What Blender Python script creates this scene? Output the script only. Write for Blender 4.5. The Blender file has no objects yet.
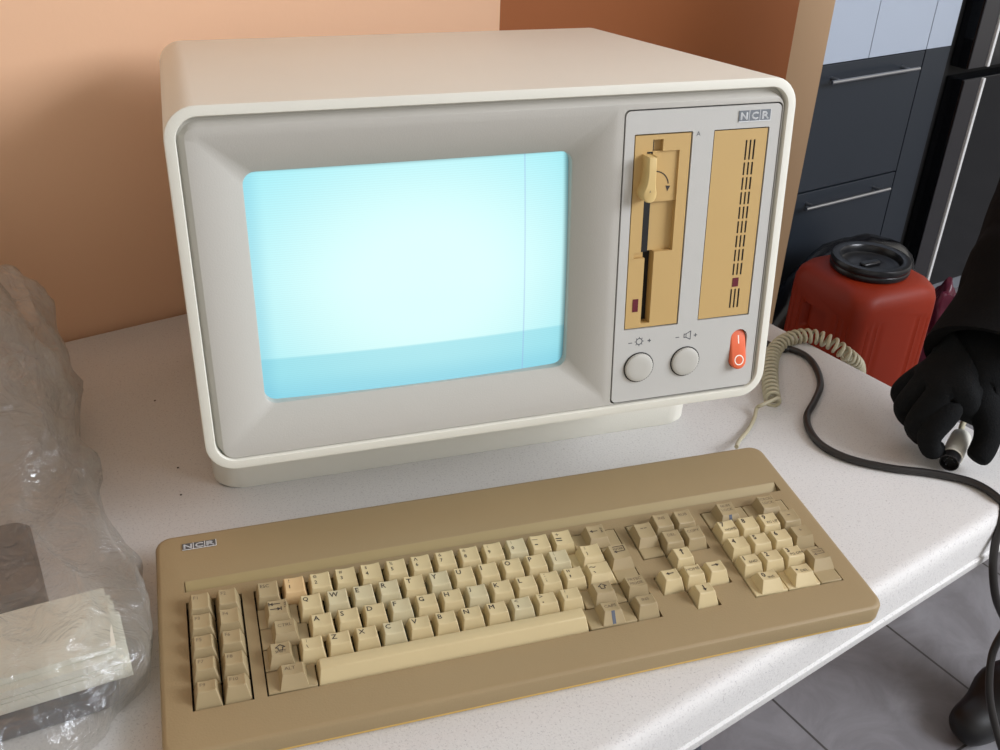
import bpy, bmesh, math, random
from mathutils import Vector, Matrix, noise
from mathutils.geometry import tessellate_polygon
random.seed(7)
sc = bpy.context.scene
COL = sc.collection
D2R = math.radians

# ------------------------------------------------------------------ camera
CAM = Vector((0.04026593, -0.48454383, 0.55381996))
YAW, PITCH, ROLL, F = -0.3181, 0.5392, 0.0421, 1010.7
cy, sy, cp, sp, cr, sr = math.cos(YAW), math.sin(YAW), math.cos(PITCH), math.sin(PITCH), math.cos(ROLL), math.sin(ROLL)
FWD = Vector((-sy*cp, cy*cp, -sp)); R0 = Vector((cy, sy, 0)); U0 = R0.cross(FWD)
RGT = cr*R0 + sr*U0; UPV = -sr*R0 + cr*U0
cam = bpy.data.objects.new('camera', bpy.data.cameras.new('camera')); COL.objects.link(cam)
M = Matrix((RGT, UPV, -FWD)).transposed().to_4x4(); M.translation = CAM
cam.matrix_world = M
cam.data.sensor_width = 36; cam.data.lens = F*36/1000; cam.data.clip_start = .01; cam.data.clip_end = 60
sc.camera = cam

def at(px, py, z=0.0):
    """point of the place at height z seen from the photograph's standpoint"""
    d = FWD + RGT*((px-500)/F) - UPV*((py-375)/F)
    return CAM + d*((z-CAM.z)/d.z)

# ------------------------------------------------------------------ materials
def lin(c):
    return tuple((x/12.92 if x <= .04045 else ((x+.055)/1.055)**2.4) for x in (v/255 for v in c))
MATS = {}
def mat(name, rgb, rough=.5, metal=0, var=.04, scale=40, bump=0, bscale=300, spec=.5, coat=0, trans=0, emis=None):
    if name in MATS: return MATS[name]
    m = bpy.data.materials.new(name); m.use_nodes = True; MATS[name] = m
    nt = m.node_tree; b = nt.nodes['Principled BSDF']; L = nt.links
    c = lin(rgb)
    b.inputs['Roughness'].default_value = rough; b.inputs['Metallic'].default_value = metal
    b.inputs['Specular IOR Level'].default_value = spec; b.inputs['Coat Weight'].default_value = coat
    b.inputs['Transmission Weight'].default_value = trans
    tc = nt.nodes.new('ShaderNodeTexCoord')
    if var > 0:
        n = nt.nodes.new('ShaderNodeTexNoise'); n.inputs['Scale'].default_value = scale; n.inputs['Detail'].default_value = 4
        L.new(tc.outputs['Object'], n.inputs['Vector'])
        r = nt.nodes.new('ShaderNodeMix'); r.data_type = 'RGBA'
        r.inputs['A'].default_value = (*[x*(1-var) for x in c], 1); r.inputs['B'].default_value = (*[min(1, x*(1+var)) for x in c], 1)
        L.new(n.outputs['Fac'], r.inputs['Factor']); L.new(r.outputs['Result'], b.inputs['Base Color'])
    else:
        b.inputs['Base Color'].default_value = (*c, 1)
    if bump > 0:
        n2 = nt.nodes.new('ShaderNodeTexNoise'); n2.inputs['Scale'].default_value = bscale; n2.inputs['Detail'].default_value = 3
        L.new(tc.outputs['Object'], n2.inputs['Vector'])
        bp = nt.nodes.new('ShaderNodeBump'); bp.inputs['Strength'].default_value = bump; bp.inputs['Distance'].default_value = .001
        L.new(n2.outputs['Fac'], bp.inputs['Height']); L.new(bp.outputs['Normal'], b.inputs['Normal'])
    if emis:
        b.inputs['Emission Color'].default_value = (*lin(emis[0]), 1); b.inputs['Emission Strength'].default_value = emis[1]
    return m

RIM = mat('off_white_plastic', (222, 220, 208), .5, var=.02, scale=12, bump=.12, bscale=900)
BEZ = mat('warm_grey_plastic', (181, 178, 170), .55, var=.025, scale=10, bump=.12, bscale=900)
PAN = mat('light_grey_plastic', (190, 189, 184), .5, var=.02, scale=10, bump=.1, bscale=900)
TAN = mat('yellowed_tan_plastic', (193, 161, 104), .5, var=.03, scale=18)
TAN2 = mat('yellowed_cream_plastic', (210, 182, 122), .45, var=.03)
BLK = mat('black_cavity', (14, 12, 11), .7, var=0)
DGAP = mat('dark_gap', (24, 21, 19), .7, var=0)
KNB = mat('knob_plastic', (186, 184, 176), .5, var=.02)
ORG = mat('orange_plastic', (228, 106, 66), .42, var=.03)
WHT = mat('white_print', (240, 232, 220), .6, var=0)
GRYINK = mat('grey_print', (84, 86, 92), .6, var=0)
BADGE = mat('badge_grey', (112, 118, 124), .4, var=.02)
KBADGE = mat('badge_dark_grey', (76, 78, 80), .4, var=.02)
SILV = mat('silver_print', (232, 234, 235), .6, var=0)
LEDM = mat('dark_red_lens', (98, 32, 44), .25, var=0)
KBODY = mat('tan_keyboard_plastic', (152, 132, 97), .55, var=.05, scale=9, bump=.15, bscale=700)
KLOW = mat('yellow_keyboard_base', (214, 176, 92), .5, var=.03)
CREAM = mat('cream_key', (202, 184, 141), .5, var=.03, scale=60)
CREAM2 = mat('orange_cream_key', (206, 175, 128), .5, var=.03, scale=60)
PALE = mat('pale_grey_cream_key', (197, 185, 149), .5, var=.03, scale=60)
GREY = mat('grey_tan_key', (163, 145, 109), .5, var=.03, scale=60)
INK = mat('brown_black_print', (58, 48, 42), .6, var=0)
INK2 = mat('faded_brown_print', (108, 92, 72), .6, var=0)
BLUE = mat('blue_lens', (92, 98, 110), .25, var=0)
CORD = mat('beige_cord', (176, 168, 142), .45, var=.03)
BCABLE = mat('black_rubber_cable', (34, 31, 30), .38, var=.05)

# ------------------------------------------------------------------ mesh helpers
def link(name, me, mats, parent=None, smooth=35):
    for m in (mats if isinstance(mats, (list, tuple)) else [mats]): me.materials.append(m)
    if smooth:
        for p in me.polygons: p.use_smooth = True
        me.set_sharp_from_angle(angle=D2R(smooth))
    o = bpy.data.objects.new(name, me); COL.objects.link(o)
    if parent: o.parent = parent
    return o
def obj(name, bm, mats, parent=None, smooth=35, bevel=0, seg=2, recalc=True):
    if recalc: bmesh.ops.recalc_face_normals(bm, faces=bm.faces[:])
    me = bpy.data.meshes.new(name); bm.to_mesh(me); bm.free()
    o = link(name, me, mats, parent, smooth)
    if bevel:
        b = o.modifiers.new('bevel', 'BEVEL'); b.width = bevel; b.segments = seg; b.limit_method = 'ANGLE'; b.angle_limit = D2R(40)
    return o
def thing(name, label, cat, loc=(0, 0, 0), rot=0, group=None):
    o = bpy.data.objects.new(name, None); COL.objects.link(o)
    o.empty_display_size = .05
    o.location = loc; o.rotation_euler = (0, 0, rot)
    return tag(o, label, cat, group)
def tag(o, label, cat, group=None):
    o['label'] = label; o['category'] = cat
    if group: o['group'] = group
    return o
def struct(o):
    o['kind'] = 'structure'; return o
def face(bm, vs, mi=0):
    try:
        f = bm.faces.new(vs); f.material_index = mi; return f
    except ValueError: return None
def box(bm, x0, x1, y0, y1, z0, z1, mi=0, mx=None):
    v = [bm.verts.new((mx @ Vector(c)) if mx else c) for c in ((x0,y0,z0),(x1,y0,z0),(x1,y1,z0),(x0,y1,z0),(x0,y0,z1),(x1,y0,z1),(x1,y1,z1),(x0,y1,z1))]
    for q in ((3,2,1,0),(4,5,6,7),(0,1,5,4),(1,2,6,5),(2,3,7,6),(3,0,4,7)): face(bm, [v[i] for i in q], mi)
def rrect(x0, x1, y0, y1, r, n=6):
    r = max(1e-5, min(r, (x1-x0)/2, (y1-y0)/2)); o = []
    for cx, cy_, a in ((x1-r, y0+r, -90), (x1-r, y1-r, 0), (x0+r, y1-r, 90), (x0+r, y0+r, 180)):
        for k in range(n+1):
            t = D2R(a + 90*k/n); o.append((cx+r*math.cos(t), cy_+r*math.sin(t)))
    return o
def ring(bm, pts): return [bm.verts.new(p) for p in pts]
def bridge(bm, a, b, mi=0):
    n = len(a)
    for i in range(n): face(bm, (a[i], a[(i+1) % n], b[(i+1) % n], b[i]), mi)
def loft(bm, loops, cap0=True, cap1=True, mi=0):
    rs = [ring(bm, l) for l in loops]
    for a, b in zip(rs, rs[1:]): bridge(bm, a, b, mi)
    if cap0: face(bm, rs[0][::-1], mi)
    if cap1: face(bm, rs[-1], mi)
    return rs
def fill(bm, outer, holes, mi=0):
    """flat face with holes between existing vertex rings"""
    if not holes: face(bm, outer, mi); return
    es = []
    for r in [outer]+holes:
        for a, b in zip(r, r[1:]+r[:1]): es.append(bm.edges.get((a, b)) or bm.edges.new((a, b)))
    for g in bmesh.ops.triangle_fill(bm, use_beauty=True, use_dissolve=False, edges=es)['geom']:
        if isinstance(g, bmesh.types.BMFace): g.material_index = mi
def plate(bm, f, outer, holes, d0, d1, mi=0):
    """slab between depths d0 and d1; f(x,y,d) -> point"""
    A = [ring(bm, [f(x, y, d0) for x, y in l]) for l in [outer]+holes]
    B = [ring(bm, [f(x, y, d1) for x, y in l]) for l in [outer]+holes]
    fill(bm, A[0], A[1:], mi); fill(bm, B[0], B[1:], mi)
    for a, b in zip(A, B): bridge(bm, a, b, mi)
def catmull(pts, n=8, closed=False):
    P = [Vector(p) for p in pts]; out = []; m = len(P)
    for i in range(m if closed else m-1):
        g = (lambda k: P[k % m]) if closed else (lambda k: P[max(0, min(m-1, k))])
        a, b, c, d = g(i-1), g(i), g(i+1), g(i+2)
        for k in range(n):
            t = k/n
            out.append(.5*((2*b)+(-a+c)*t+(2*a-5*b+4*c-d)*t*t+(-a+3*b-3*c+d)*t**3))
    if not closed: out.append(P[-1])
    return out
def tube(bm, path, r, n=10, mi=0, caps=True):
    rs = []; prev = None; m = len(path)
    for i, p in enumerate(path):
        t = (path[min(i+1, m-1)]-path[max(i-1, 0)]).normalized()
        if prev is None: u = t.orthogonal().normalized()
        else: u = (prev - t*prev.dot(t)).normalized()
        prev = u; w = t.cross(u); rr = r[i] if isinstance(r, (list, tuple)) else r
        rs.append([p+(u*math.cos(2*math.pi*k/n)+w*math.sin(2*math.pi*k/n))*rr for k in range(n)])
    return loft(bm, rs, caps, caps, mi)
def lathe(bm, prof, n=32, org=(0, 0, 0), ax='z', mi=0):
    """prof: (radius, height) pairs, closed with flat caps"""
    L = []
    for r, h in prof:
        l = []
        for k in range(n):
            a = 2*math.pi*k/n; c, s = r*math.cos(a), r*math.sin(a)
            q = (c, s, h) if ax == 'z' else (c, -h, s)
            l.append(Vector(org)+Vector(q))
        L.append(l)
    return loft(bm, L, True, True, mi)
_TXT = {}
def text_tris(s):
    if s in _TXT: return _TXT[s]
    cu = bpy.data.curves.new('t', 'FONT'); cu.body = s; cu.size = 1; cu.resolution_u = 2
    o = bpy.data.objects.new('t', cu); COL.objects.link(o)
    dg = bpy.context.evaluated_depsgraph_get(); me = bpy.data.meshes.new_from_object(o.evaluated_get(dg))
    V = [v.co.copy() for v in me.vertices]; T = [tuple(p.vertices) for p in me.polygons]
    bpy.data.objects.remove(o); bpy.data.curves.remove(cu); bpy.data.meshes.remove(me)
    xs = [v.x for v in V] or [0]; ys = [v.y for v in V] or [0]
    _TXT[s] = (V, T, min(xs), max(xs), min(ys), max(ys)); return _TXT[s]
def text(bm, s, f, x, y, h, mi=1, w=None, anchor='c', bold=0):
    """flat letters of cap height h mapped by f(x,y); anchor c(entre) or l(eft, bottom)"""
    V, T, x0, x1, y0, y1 = text_tris(s)
    k = h/max(.3, (y1-y0)); kx = (w/(x1-x0)) if w else k
    offs = [(0, 0)] if not bold else [(-bold, 0), (bold, 0), (0, bold), (0, -bold)]
    for ox, oy in offs:
        vs = []
        for v in V:
            lx, ly = (v.x-x0)*kx, (v.y-y0)*k
            if anchor == 'c': lx -= (x1-x0)*kx/2; ly -= h/2
            vs.append(bm.verts.new(f(x+lx+ox, y+ly+oy)))
        for t in T: face(bm, [vs[i] for i in t], mi)
def poly(bm, pts, f, mi=1):
    vs = [bm.verts.new(f(*p)) for p in pts]
    for t in tessellate_polygon([[Vector((*p, 0)) for p in pts]]): face(bm, [vs[i] for i in t], mi)
def stroke(bm, pts, w, f, mi=1):
    for a, b in zip(pts, pts[1:]):
        d = (Vector(b)-Vector(a)); n = Vector((-d.y, d.x)).normalized()*w/2; e = d.normalized()*w*.3
        a2, b2 = Vector(a)-e, Vector(b)+e
        poly(bm, [tuple(a2-n), tuple(b2-n), tuple(b2+n), tuple(a2+n)], f, mi)
def ringline(bm, cx, cy_, r, w, f, n=20, mi=1):
    A = [bm.verts.new(f(cx+(r-w/2)*math.cos(2*math.pi*k/n), cy_+(r-w/2)*math.sin(2*math.pi*k/n))) for k in range(n)]
    B = [bm.verts.new(f(cx+(r+w/2)*math.cos(2*math.pi*k/n), cy_+(r+w/2)*math.sin(2*math.pi*k/n))) for k in range(n)]
    bridge(bm, A, B, mi)

# ------------------------------------------------------------------ room
WA, KA = D2R(17.0), D2R(15.5)
w1 = Vector((math.cos(WA), math.sin(WA), 0)); w2 = Vector((-math.sin(WA), math.cos(WA), 0))
k1 = Vector((math.cos(KA), math.sin(KA), 0)); k2 = Vector((-math.sin(KA), math.cos(KA), 0))
W0 = Vector((-0.04144, 0.60632, 0)); FL = -.73
def wp(px, py):
    d = FWD + RGT*((px-500)/F) - UPV*((py-375)/F); X = CAM + d*((W0-CAM).dot(w2)/d.dot(w2)); return X
def room_mat(ang, org): 
    return Matrix.Translation(org) @ Matrix.Rotation(ang, 4, 'Z')
PEACH = mat('peach_wall_paint', (226, 183, 148), .75, var=.02, scale=3, bump=.1, bscale=160)
BROWN = mat('terracotta_wall_paint', (152, 86, 38), .7, var=.03, scale=3, bump=.1, bscale=160)
TANW = mat('tan_wall_paint', (186, 152, 116), .75, var=.03, scale=4, bump=.1, bscale=160)
WM = room_mat(WA, W0)
xb = (wp(500, 10)-W0).dot(w1); xt = (wp(793, 38)-W0).dot(w1); xe = (wp(812, 120)-W0).dot(w1)
def wallbox(name, x0, x1, m, thick=.14, z0=FL, z1=1.9):
    bm = bmesh.new(); box(bm, x0, x1, 0, thick, z0, z1, mx=WM)
    return struct(obj(name, bm, m, smooth=0))
wallbox('wall_back', -2.4, xb, PEACH)
wallbox('wall_back_brown', xb, xt, BROWN)
wallbox('wall_back_end', xt, xe, TANW)

def floor_mat():
    m = bpy.data.materials.new('grey_floor_tiles'); m.use_nodes = True; nt = m.node_tree; b = nt.nodes['Principled BSDF']; L = nt.links
    tc = nt.nodes.new('ShaderNodeTexCoord')
    br = nt.nodes.new('ShaderNodeTexBrick'); br.offset = 0; br.inputs['Scale'].default_value = 1
    br.inputs['Brick Width'].default_value = .301; br.inputs['Row Height'].default_value = .602; br.inputs['Mortar Size'].default_value = .0022
    br.inputs['Color1'].default_value = (*lin((136, 135, 138)), 1); br.inputs['Color2'].default_value = (*lin((130, 129, 132)), 1); br.inputs['Mortar'].default_value = (*lin((70, 68, 66)), 1)
    L.new(tc.outputs['Object'], br.inputs['Vector'])
    n = nt.nodes.new('ShaderNodeTexNoise'); n.inputs['Scale'].default_value = 7; n.inputs['Detail'].default_value = 8; n.inputs['Roughness'].default_value = .62; n.inputs['Distortion'].default_value = 1.2
    L.new(tc.outputs['Object'], n.inputs['Vector'])
    cr_ = nt.nodes.new('ShaderNodeValToRGB'); cr_.color_ramp.elements[0].position = .35; cr_.color_ramp.elements[0].color = (.72, .7, .7, 1)
    cr_.color_ramp.elements[1].position = .65; cr_.color_ramp.elements[1].color = (1.08, 1.08, 1.08, 1)
    L.new(n.outputs['Fac'], cr_.inputs['Fac'])
    mx = nt.nodes.new('ShaderNodeMix'); mx.data_type = 'RGBA'; mx.blend_type = 'MULTIPLY'; mx.inputs['Factor'].default_value = 1
    L.new(br.outputs['Color'], mx.inputs['A']); L.new(cr_.outputs['Color'], mx.inputs['B']); L.new(mx.outputs['Result'], b.inputs['Base Color'])
    b.inputs['Roughness'].default_value = .38
    return m
bm = bmesh.new(); box(bm, -2.5, 4.5, -3.5, 2.2, -.05, 0)
o = obj('floor', bm, floor_mat(), smooth=0); struct(o)
# one grout line of the room grid passes 0.937 m along the kitchen direction
o.matrix_world = room_mat(KA, k1*.937 + Vector((0, 0, FL)))
bm = bmesh.new(); box(bm, -2.5, 4.5, -3.5, 1.9, 1.85, 1.93, mx=room_mat(KA, Vector()))
struct(obj('ceiling_unseen', bm, mat('white_ceiling_paint', (226, 222, 214), .9), smooth=0))  # unseen ceiling, added to cut ambient light on upward faces and the kitchen
bm = bmesh.new(); box(bm, 1.2, 4.2, 1.75, 1.85, FL, 1.9, mx=room_mat(KA, Vector()))
struct(obj('wall_kitchen', bm, mat('kitchen_wall_paint', (196, 196, 194), .8), smooth=0))

# ------------------------------------------------------------------ table
TA = D2R(18.5); t1 = Vector((math.cos(TA), math.sin(TA), 0)); t2 = Vector((-math.sin(TA), math.cos(TA), 0))
def table_mat():
    m = mat('speckled_white_plastic', (206, 204, 201), .56, var=.02, scale=6, bump=.25, bscale=420)
    nt = m.node_tree; L = nt.links; b = nt.nodes['Principled BSDF']
    src = b.inputs['Base Color'].links[0].from_socket
    tc = nt.nodes.new('ShaderNodeTexCoord')
    last = src
    for sc_, thr, colr in ((520, .60, (190, 187, 185)), (800, .64, (165, 163, 165)), (260, .69, (184, 180, 178))):
        n = nt.nodes.new('ShaderNodeTexNoise'); n.inputs['Scale'].default_value = sc_; n.inputs['Detail'].default_value = 2
        L.new(tc.outputs['Object'], n.inputs['Vector'])
        r = nt.nodes.new('ShaderNodeMapRange'); r.inputs['From Min'].default_value = thr; r.inputs['From Max'].default_value = thr+.06; L.new(n.outputs['Fac'], r.inputs['Value'])
        x = nt.nodes.new('ShaderNodeMix'); x.data_type = 'RGBA'; x.inputs['B'].default_value = (*lin(colr), 1)
        L.new(r.outputs['Result'], x.inputs['Factor']); L.new(last, x.inputs['A']); last = x.outputs['Result']
    L.new(last, b.inputs['Base Color'])
    return m
TABLE = table_mat()
table = thing('folding_table', 'long white speckled plastic table under the computer, one end overlooking the tiled floor', 'table', (-.1, .15, FL))
def tp(a, b, z=0): return t1*a + t2*b + Vector((0, 0, z))
TE, TF = .793, -.170
def tloop(ins, z, r=.035):
    # outline: front edge, end edge and the wall behind
    pts = []
    a0, a1, b0 = -.95, TE-ins, TF+ins
    def back(a):   # wall line in table coordinates
        q = tp(a, 0); s = (W0-q).dot(w2)/t2.dot(w2); return s - .004 - ins*.5
    rr = max(.012, r-ins)
    base = [(a0+ins, b0), (a1, b0), (a1, back(a1)), (a0+ins, back(a0+ins))]
    for i in range(4):
        p0, p1, p2 = Vector(base[i-1]), Vector(base[i]), Vector(base[(i+1) % 4])
        u, v = (p0-p1).normalized(), (p2-p1).normalized()
        for k in range(9):
            t = k/8; A = p1+u*rr; B = p1+v*rr
            q = A*(1-t)**2 + p1*2*t*(1-t) + B*t*t
            pts.append(tp(q.x, q.y, z))
    return pts
bm = bmesh.new()
loft(bm, [tloop(.012, -.049), tloop(.002, -.050), tloop(0, -.047), tloop(0, -.040), tloop(.0022, -.0385), tloop(.0022, -.014), tloop(.0035, -.008), tloop(.0065, -.0035), tloop(.011, -.001), tloop(.016, 0)])
o = obj('table_top', bm, TABLE, smooth=50); o.parent = table; o.location = -table.location
LEG = mat('dark_grey_metal', (78, 82, 90), .35, metal=.7)
for a, b in ((.322, TF+.028), (.322, .42), (-.62, TF+.028), (-.62, .42)):
    bm = bmesh.new(); tube(bm, [tp(a, b, -.049), tp(a+.004, b, -.2), tp(a+.02, b, FL+.012), tp(a+.021, b, FL)], .0135, 14)
    o = obj('leg', bm, LEG); o.parent = table; o.location = -table.location
for a in (.322, -.62):
    bm = bmesh.new(); tube(bm, [tp(a+.011, TF+.028, -.45), tp(a+.011, .42, -.45)], .009, 10)
    o = obj('leg_brace', bm, LEG); o.parent = table; o.location = -table.location
for (px, py), w in (((155, 401), 'closest to the wall'), ((178, 468), 'second from the wall, by the computer corner'), ((181, 495), 'beside the computer foot, closest to the keyboard')):
    bm = bmesh.new(); bmesh.ops.create_icosphere(bm, subdivisions=1, radius=.0011)
    for v in bm.verts: v.co = v.co*(1+.5*noise.noise(v.co*900+Vector((px, 0, 0)))); v.co.z *= .5
    o = obj('crumb', bm, INK, smooth=0); o.location = at(px, py, 0)+Vector((0, 0, .0005)); tag(o, 'tiny dark crumb on the white table, '+w, 'crumb', 'crumbs on the table')

# ------------------------------------------------------------------ computer
W, H, DEP, HB, TL = .4651, .2675, .3765, .0972, .1155
comp = thing('desktop_computer', 'bulky off-white all-in-one computer with lit cyan screen and floppy drive', 'computer', (.2586, .1558, 0), .0047)
def cpart(name, bm, mats, parent=None, **k):
    p = parent or comp
    o = obj(name, bm, mats, p, **k)
    if p is comp: o.location = (-W/2, 0, HB); o.rotation_euler = (-TL, 0, 0)
    return o
DO = 0.0
def m3(x, y, d):
    if DO: x, y = x+2*(x-14)/640, y+2*(y-457)/640
    return Vector((x/1000, (d+DO)/1000, y/1000))        # face coordinates in mm -> case coordinates
Wm, Hm, Dm = W*1000, H*1000, DEP*1000
def cl(ins, d, r, n=8): return [m3(x, y, d) for x, y in rrect(ins, Wm-ins, ins, Hm-ins, r, n)]
bm = bmesh.new()
L = [cl(8.6, 60, 14), cl(7.6, 12, 15), cl(7.6, .9, 15), cl(6.9, 0, 15.6), cl(1.6, 0, 20.6), cl(.45, .45, 21.6), cl(0, 1.6, 22), cl(0, Dm-4, 22), cl(.5, Dm-1.8, 21.6), cl(1.8, Dm-.5, 20), cl(4, Dm, 18)]
loft(bm, L, False, True)
case = cpart('case', bm, RIM, smooth=40)
# vent slots on the back, with a dark core
bm = bmesh.new()
for i in range(16):
    box(bm, .09+i*.018, .099+i*.018, DEP-.001, DEP+.0006, .12, .21)
cpart('rear_vents', bm, BLK, smooth=0)
# base pedestal, resting on the table
bm = bmesh.new()
b0, b1 = .1059, .345
prof = [(.0, .0015, 0), (0, 0, .002), (0, 0, .050), (0, 0, .062)]
ls = []
for ins, i2, z in prof:
    l = [Vector((x, y, z)) for x, y in rrect(-W/2+.0015+i2, W/2-.0015-i2, b0+i2, b1-i2, .026, 8)]
    ls.append(l)
# the top meets the sloping underside of the case
ls[-1] = [Vector((v.x, v.y, HB - (v.y)*math.tan(TL)+.003)) for v in ls[-1]]
ls[-2] = [Vector((v.x, v.y, .5*(v.z))) for v in ls[-2]]
loft(bm, ls); obj('base', bm, RIM, comp, smooth=40)

# bezel
bx = bmesh.new()
def lp(x0, x1, y0, y1, r, d, n=6): return ring(bx, [m3(x, y, d) for x, y in rrect(x0, x1, y0, y1, r, n)])
A = lp(7.7, Wm-7.7, 7.7, Hm-7.7, 15, 7.0); A2 = lp(9.0, Wm-8.4, 8.0, Hm-10.5, 14, 6.4); B = lp(12.2, Wm-9.4, 8.4, Hm-14.2, 9, 2.4); B2 = lp(12.9, Wm-9.8, 8.8, Hm-15, 8.5, 2.0)
C = lp(20, 314.5, 18.0, 245.5, 3, 2.0); E = lp(46.0, 289.2, 42, 220.0, 9, 14); E1 = lp(47.3, 288, 43.3, 218.8, 9, 15.5); E2 = lp(47.7, 287.7, 43.7, 218.5, 9, 40)
Dh = lp(322.9, 455.0, 9.0, 248.7, 4.5, 2.0); Dh2 = lp(322.9, 455.0, 9.0, 248.7, 4.5, 18)
bridge(bx, A, A2); bridge(bx, A2, B); bridge(bx, B, B2); sb, st_ = bx.verts.new(m3(318.8, 12.7, 2.0)), bx.verts.new(m3(318.8, Hm-10.4-2.3, 2.0)); st_.co.z = B2[13].co.z; sb.co.z = B2[0].co.z; fill(bx, [st_]+B2[14:28]+[sb], [C]); fill(bx, [sb]+B2[:14]+[st_], [Dh]); bridge(bx, C, E); bridge(bx, E, E1); bridge(bx, E1, E2); bridge(bx, Dh, Dh2); face(bx, Dh2, 1)
bez = cpart('screen_bezel', bx, [BEZ, DGAP], smooth=28)

# picture tube
def screen_mat():
    m = bpy.data.materials.new('lit_picture_tube'); m.use_nodes = True; nt = m.node_tree; b = nt.nodes['Principled BSDF']; Lk = nt.links
    b.inputs['Base Color'].default_value = (.03, .045, .05, 1); b.inputs['Roughness'].default_value = .12
    tc = nt.nodes.new('ShaderNodeTexCoord'); sx = nt.nodes.new('ShaderNodeSeparateXYZ'); Lk.new(tc.outputs['Object'], sx.inputs[0])
    def node(t, **k):
        n = nt.nodes.new(t)
        for a, v in k.items(): setattr(n, a, v)
        return n
    def math_(op, a, bv=None, c=None):
        n = node('ShaderNodeMath', operation=op)
        for i, v in enumerate((a, bv, c)):
            if v is None: continue
            if isinstance(v, (int, float)): n.inputs[i].default_value = v
            else: Lk.new(v, n.inputs[i])
        return n.outputs[0]
    def rng(v, a, b_, c=0, d=1, sm=True):
        n = node('ShaderNodeMapRange', interpolation_type='SMOOTHSTEP' if sm else 'LINEAR')
        for k, w in zip(('From Min', 'From Max', 'To Min', 'To Max'), (a, b_, c, d)): n.inputs[k].default_value = w
        Lk.new(v, n.inputs['Value']); return n.outputs[0]
    def mixc(f, a, b_):
        n = node('ShaderNodeMix', data_type='RGBA')
        for k, v in (('Factor', f), ('A', a), ('B', b_)):
            if isinstance(v, (tuple, float, int)): n.inputs[k].default_value = v
            else: Lk.new(v, n.inputs[k])
        return n.outputs['Result']
    X, Z = sx.outputs['X'], sx.outputs['Z']
    dx = math_('MULTIPLY', math_('SUBTRACT', X, .172), 7.2); dz = math_('MULTIPLY', math_('SUBTRACT', Z, .128), 9.5)
    rad = math_('SQRT', math_('ADD', math_('MULTIPLY', dx, dx), math_('MULTIPLY', dz, dz)))
    col = mixc(rng(rad, .3, 1.4), (*lin((221, 255, 252)), 1), (*lin((160, 236, 246)), 1))
    band = rng(Z, .0760, .0785, 1, 0); col = mixc(math_('MULTIPLY', band, .62), col, (*lin((138, 216, 230)), 1))
    low = rng(Z, .043, .066, 1, 0); col = mixc(math_('MULTIPLY', low, .35), col, (*lin((110, 190, 220)), 1))
    lft = rng(X, .048, .062, 1, 0); col = mixc(math_('MULTIPLY', lft, .3), col, (*lin((96, 178, 208)), 1))
    vl = rng(math_('ABSOLUTE', math_('SUBTRACT', X, .2523)), .0003, .0008, 1, 0); col = mixc(math_('MULTIPLY', vl, .4), col, (*lin((150, 170, 225)), 1))
    w = math_('SINE', math_('MULTIPLY', Z, 2*math.pi/.00165)); w = rng(w, -1, 1, .95, 1.0)
    scale = rng(rad, .2, .9, 0, 1)
    amp = math_('ADD', 1.0, math_('MULTIPLY', math_('SUBTRACT', w, 1.0), scale))
    # emission fades towards the right and upper rims of the glass
    edge = math_('MULTIPLY', rng(X, .2825, .2882, 1, .25), rng(Z, .2155, .2195, 1, .55))
    Lk.new(col, b.inputs['Emission Color']); Lk.new(math_('MULTIPLY', math_('MULTIPLY', amp, edge), .92), b.inputs['Emission Strength'])
    return m
bs = bmesh.new(); NX, NZ = 28, 20; g = []
for j in range(NZ+1):
    row = []
    for i in range(NX+1):
        x = 45+246*i/NX; y = 40+182*j/NZ
        d = 14.5 + 5.5*((x-167)/122)**2 + 3.5*((y-132)/90)**2
        row.append(bs.verts.new(m3(x, y, d)))
    g.append(row)
for j in range(NZ):
    for i in range(NX): face(bs, (g[j][i], g[j][i+1], g[j+1][i+1], g[j+1][i]))
r_ = bmesh.ops.extrude_face_region(bs, geom=bs.faces[:])
for v in [q for q in r_['geom'] if isinstance(q, bmesh.types.BMVert)]: v.co.y += .012
cpart('screen', bs, screen_mat(), smooth=60)

# control panel slab with its openings
DO = -1.9
bp_ = bmesh.new()
drv = (332.0, 377.6, 76.2, 230.0); vnt = (397.2, 442.8, 77.2, 230.0)
plate(bp_, m3, rrect(323.3, 452.5, 11.6, 248.2, 4), [rrect(drv[0]-1.1, drv[1]+1.1, drv[2]-1.1, drv[3]+1.1, .8, 2), rrect(vnt[0]-.9, vnt[1]+.9, vnt[2]-.9, vnt[3]+.9, .8, 2), rrect(429.0, 444.4, 29.0, 64.0, 7.7, 8)], 3.9, 8.8)
F39 = lambda x, y: m3(x, y, 3.82)
text(bp_, 'A', F39, 383.2, 229, 3.4)
for x, s in ((337.2, 63.6), (379.2, 63.6)): stroke(bp_, [(x-1.5, s), (x+1.5, s)], .7, F39)
for x, s in ((354, 64.0), (395.6, 63.8)): stroke(bp_, [(x-1.3, s), (x+1.3, s)], .8, F39); stroke(bp_, [(x, s-1.3), (x, s+1.3)], .8, F39)
ringline(bp_, 345, 64.2, 2.6, .8, F39)
for k in range(8):
    a = k*math.pi/4; stroke(bp_, [(345+3.0*math.cos(a), 64.2+3.0*math.sin(a)), (345+3.9*math.cos(a), 64.2+3.9*math.sin(a))], .6, F39)
spk = [(385.2, 62.8), (387, 62.8), (391, 60.6), (391, 68), (387, 65.8), (385.2, 65.8), (385.2, 62.8)]
stroke(bp_, spk, .7, F39); stroke(bp_, [(387, 62.8), (387, 65.8)], .6, F39)
pan = cpart('control_panel', bp_, [PAN, GRYINK], smooth=30)

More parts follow.
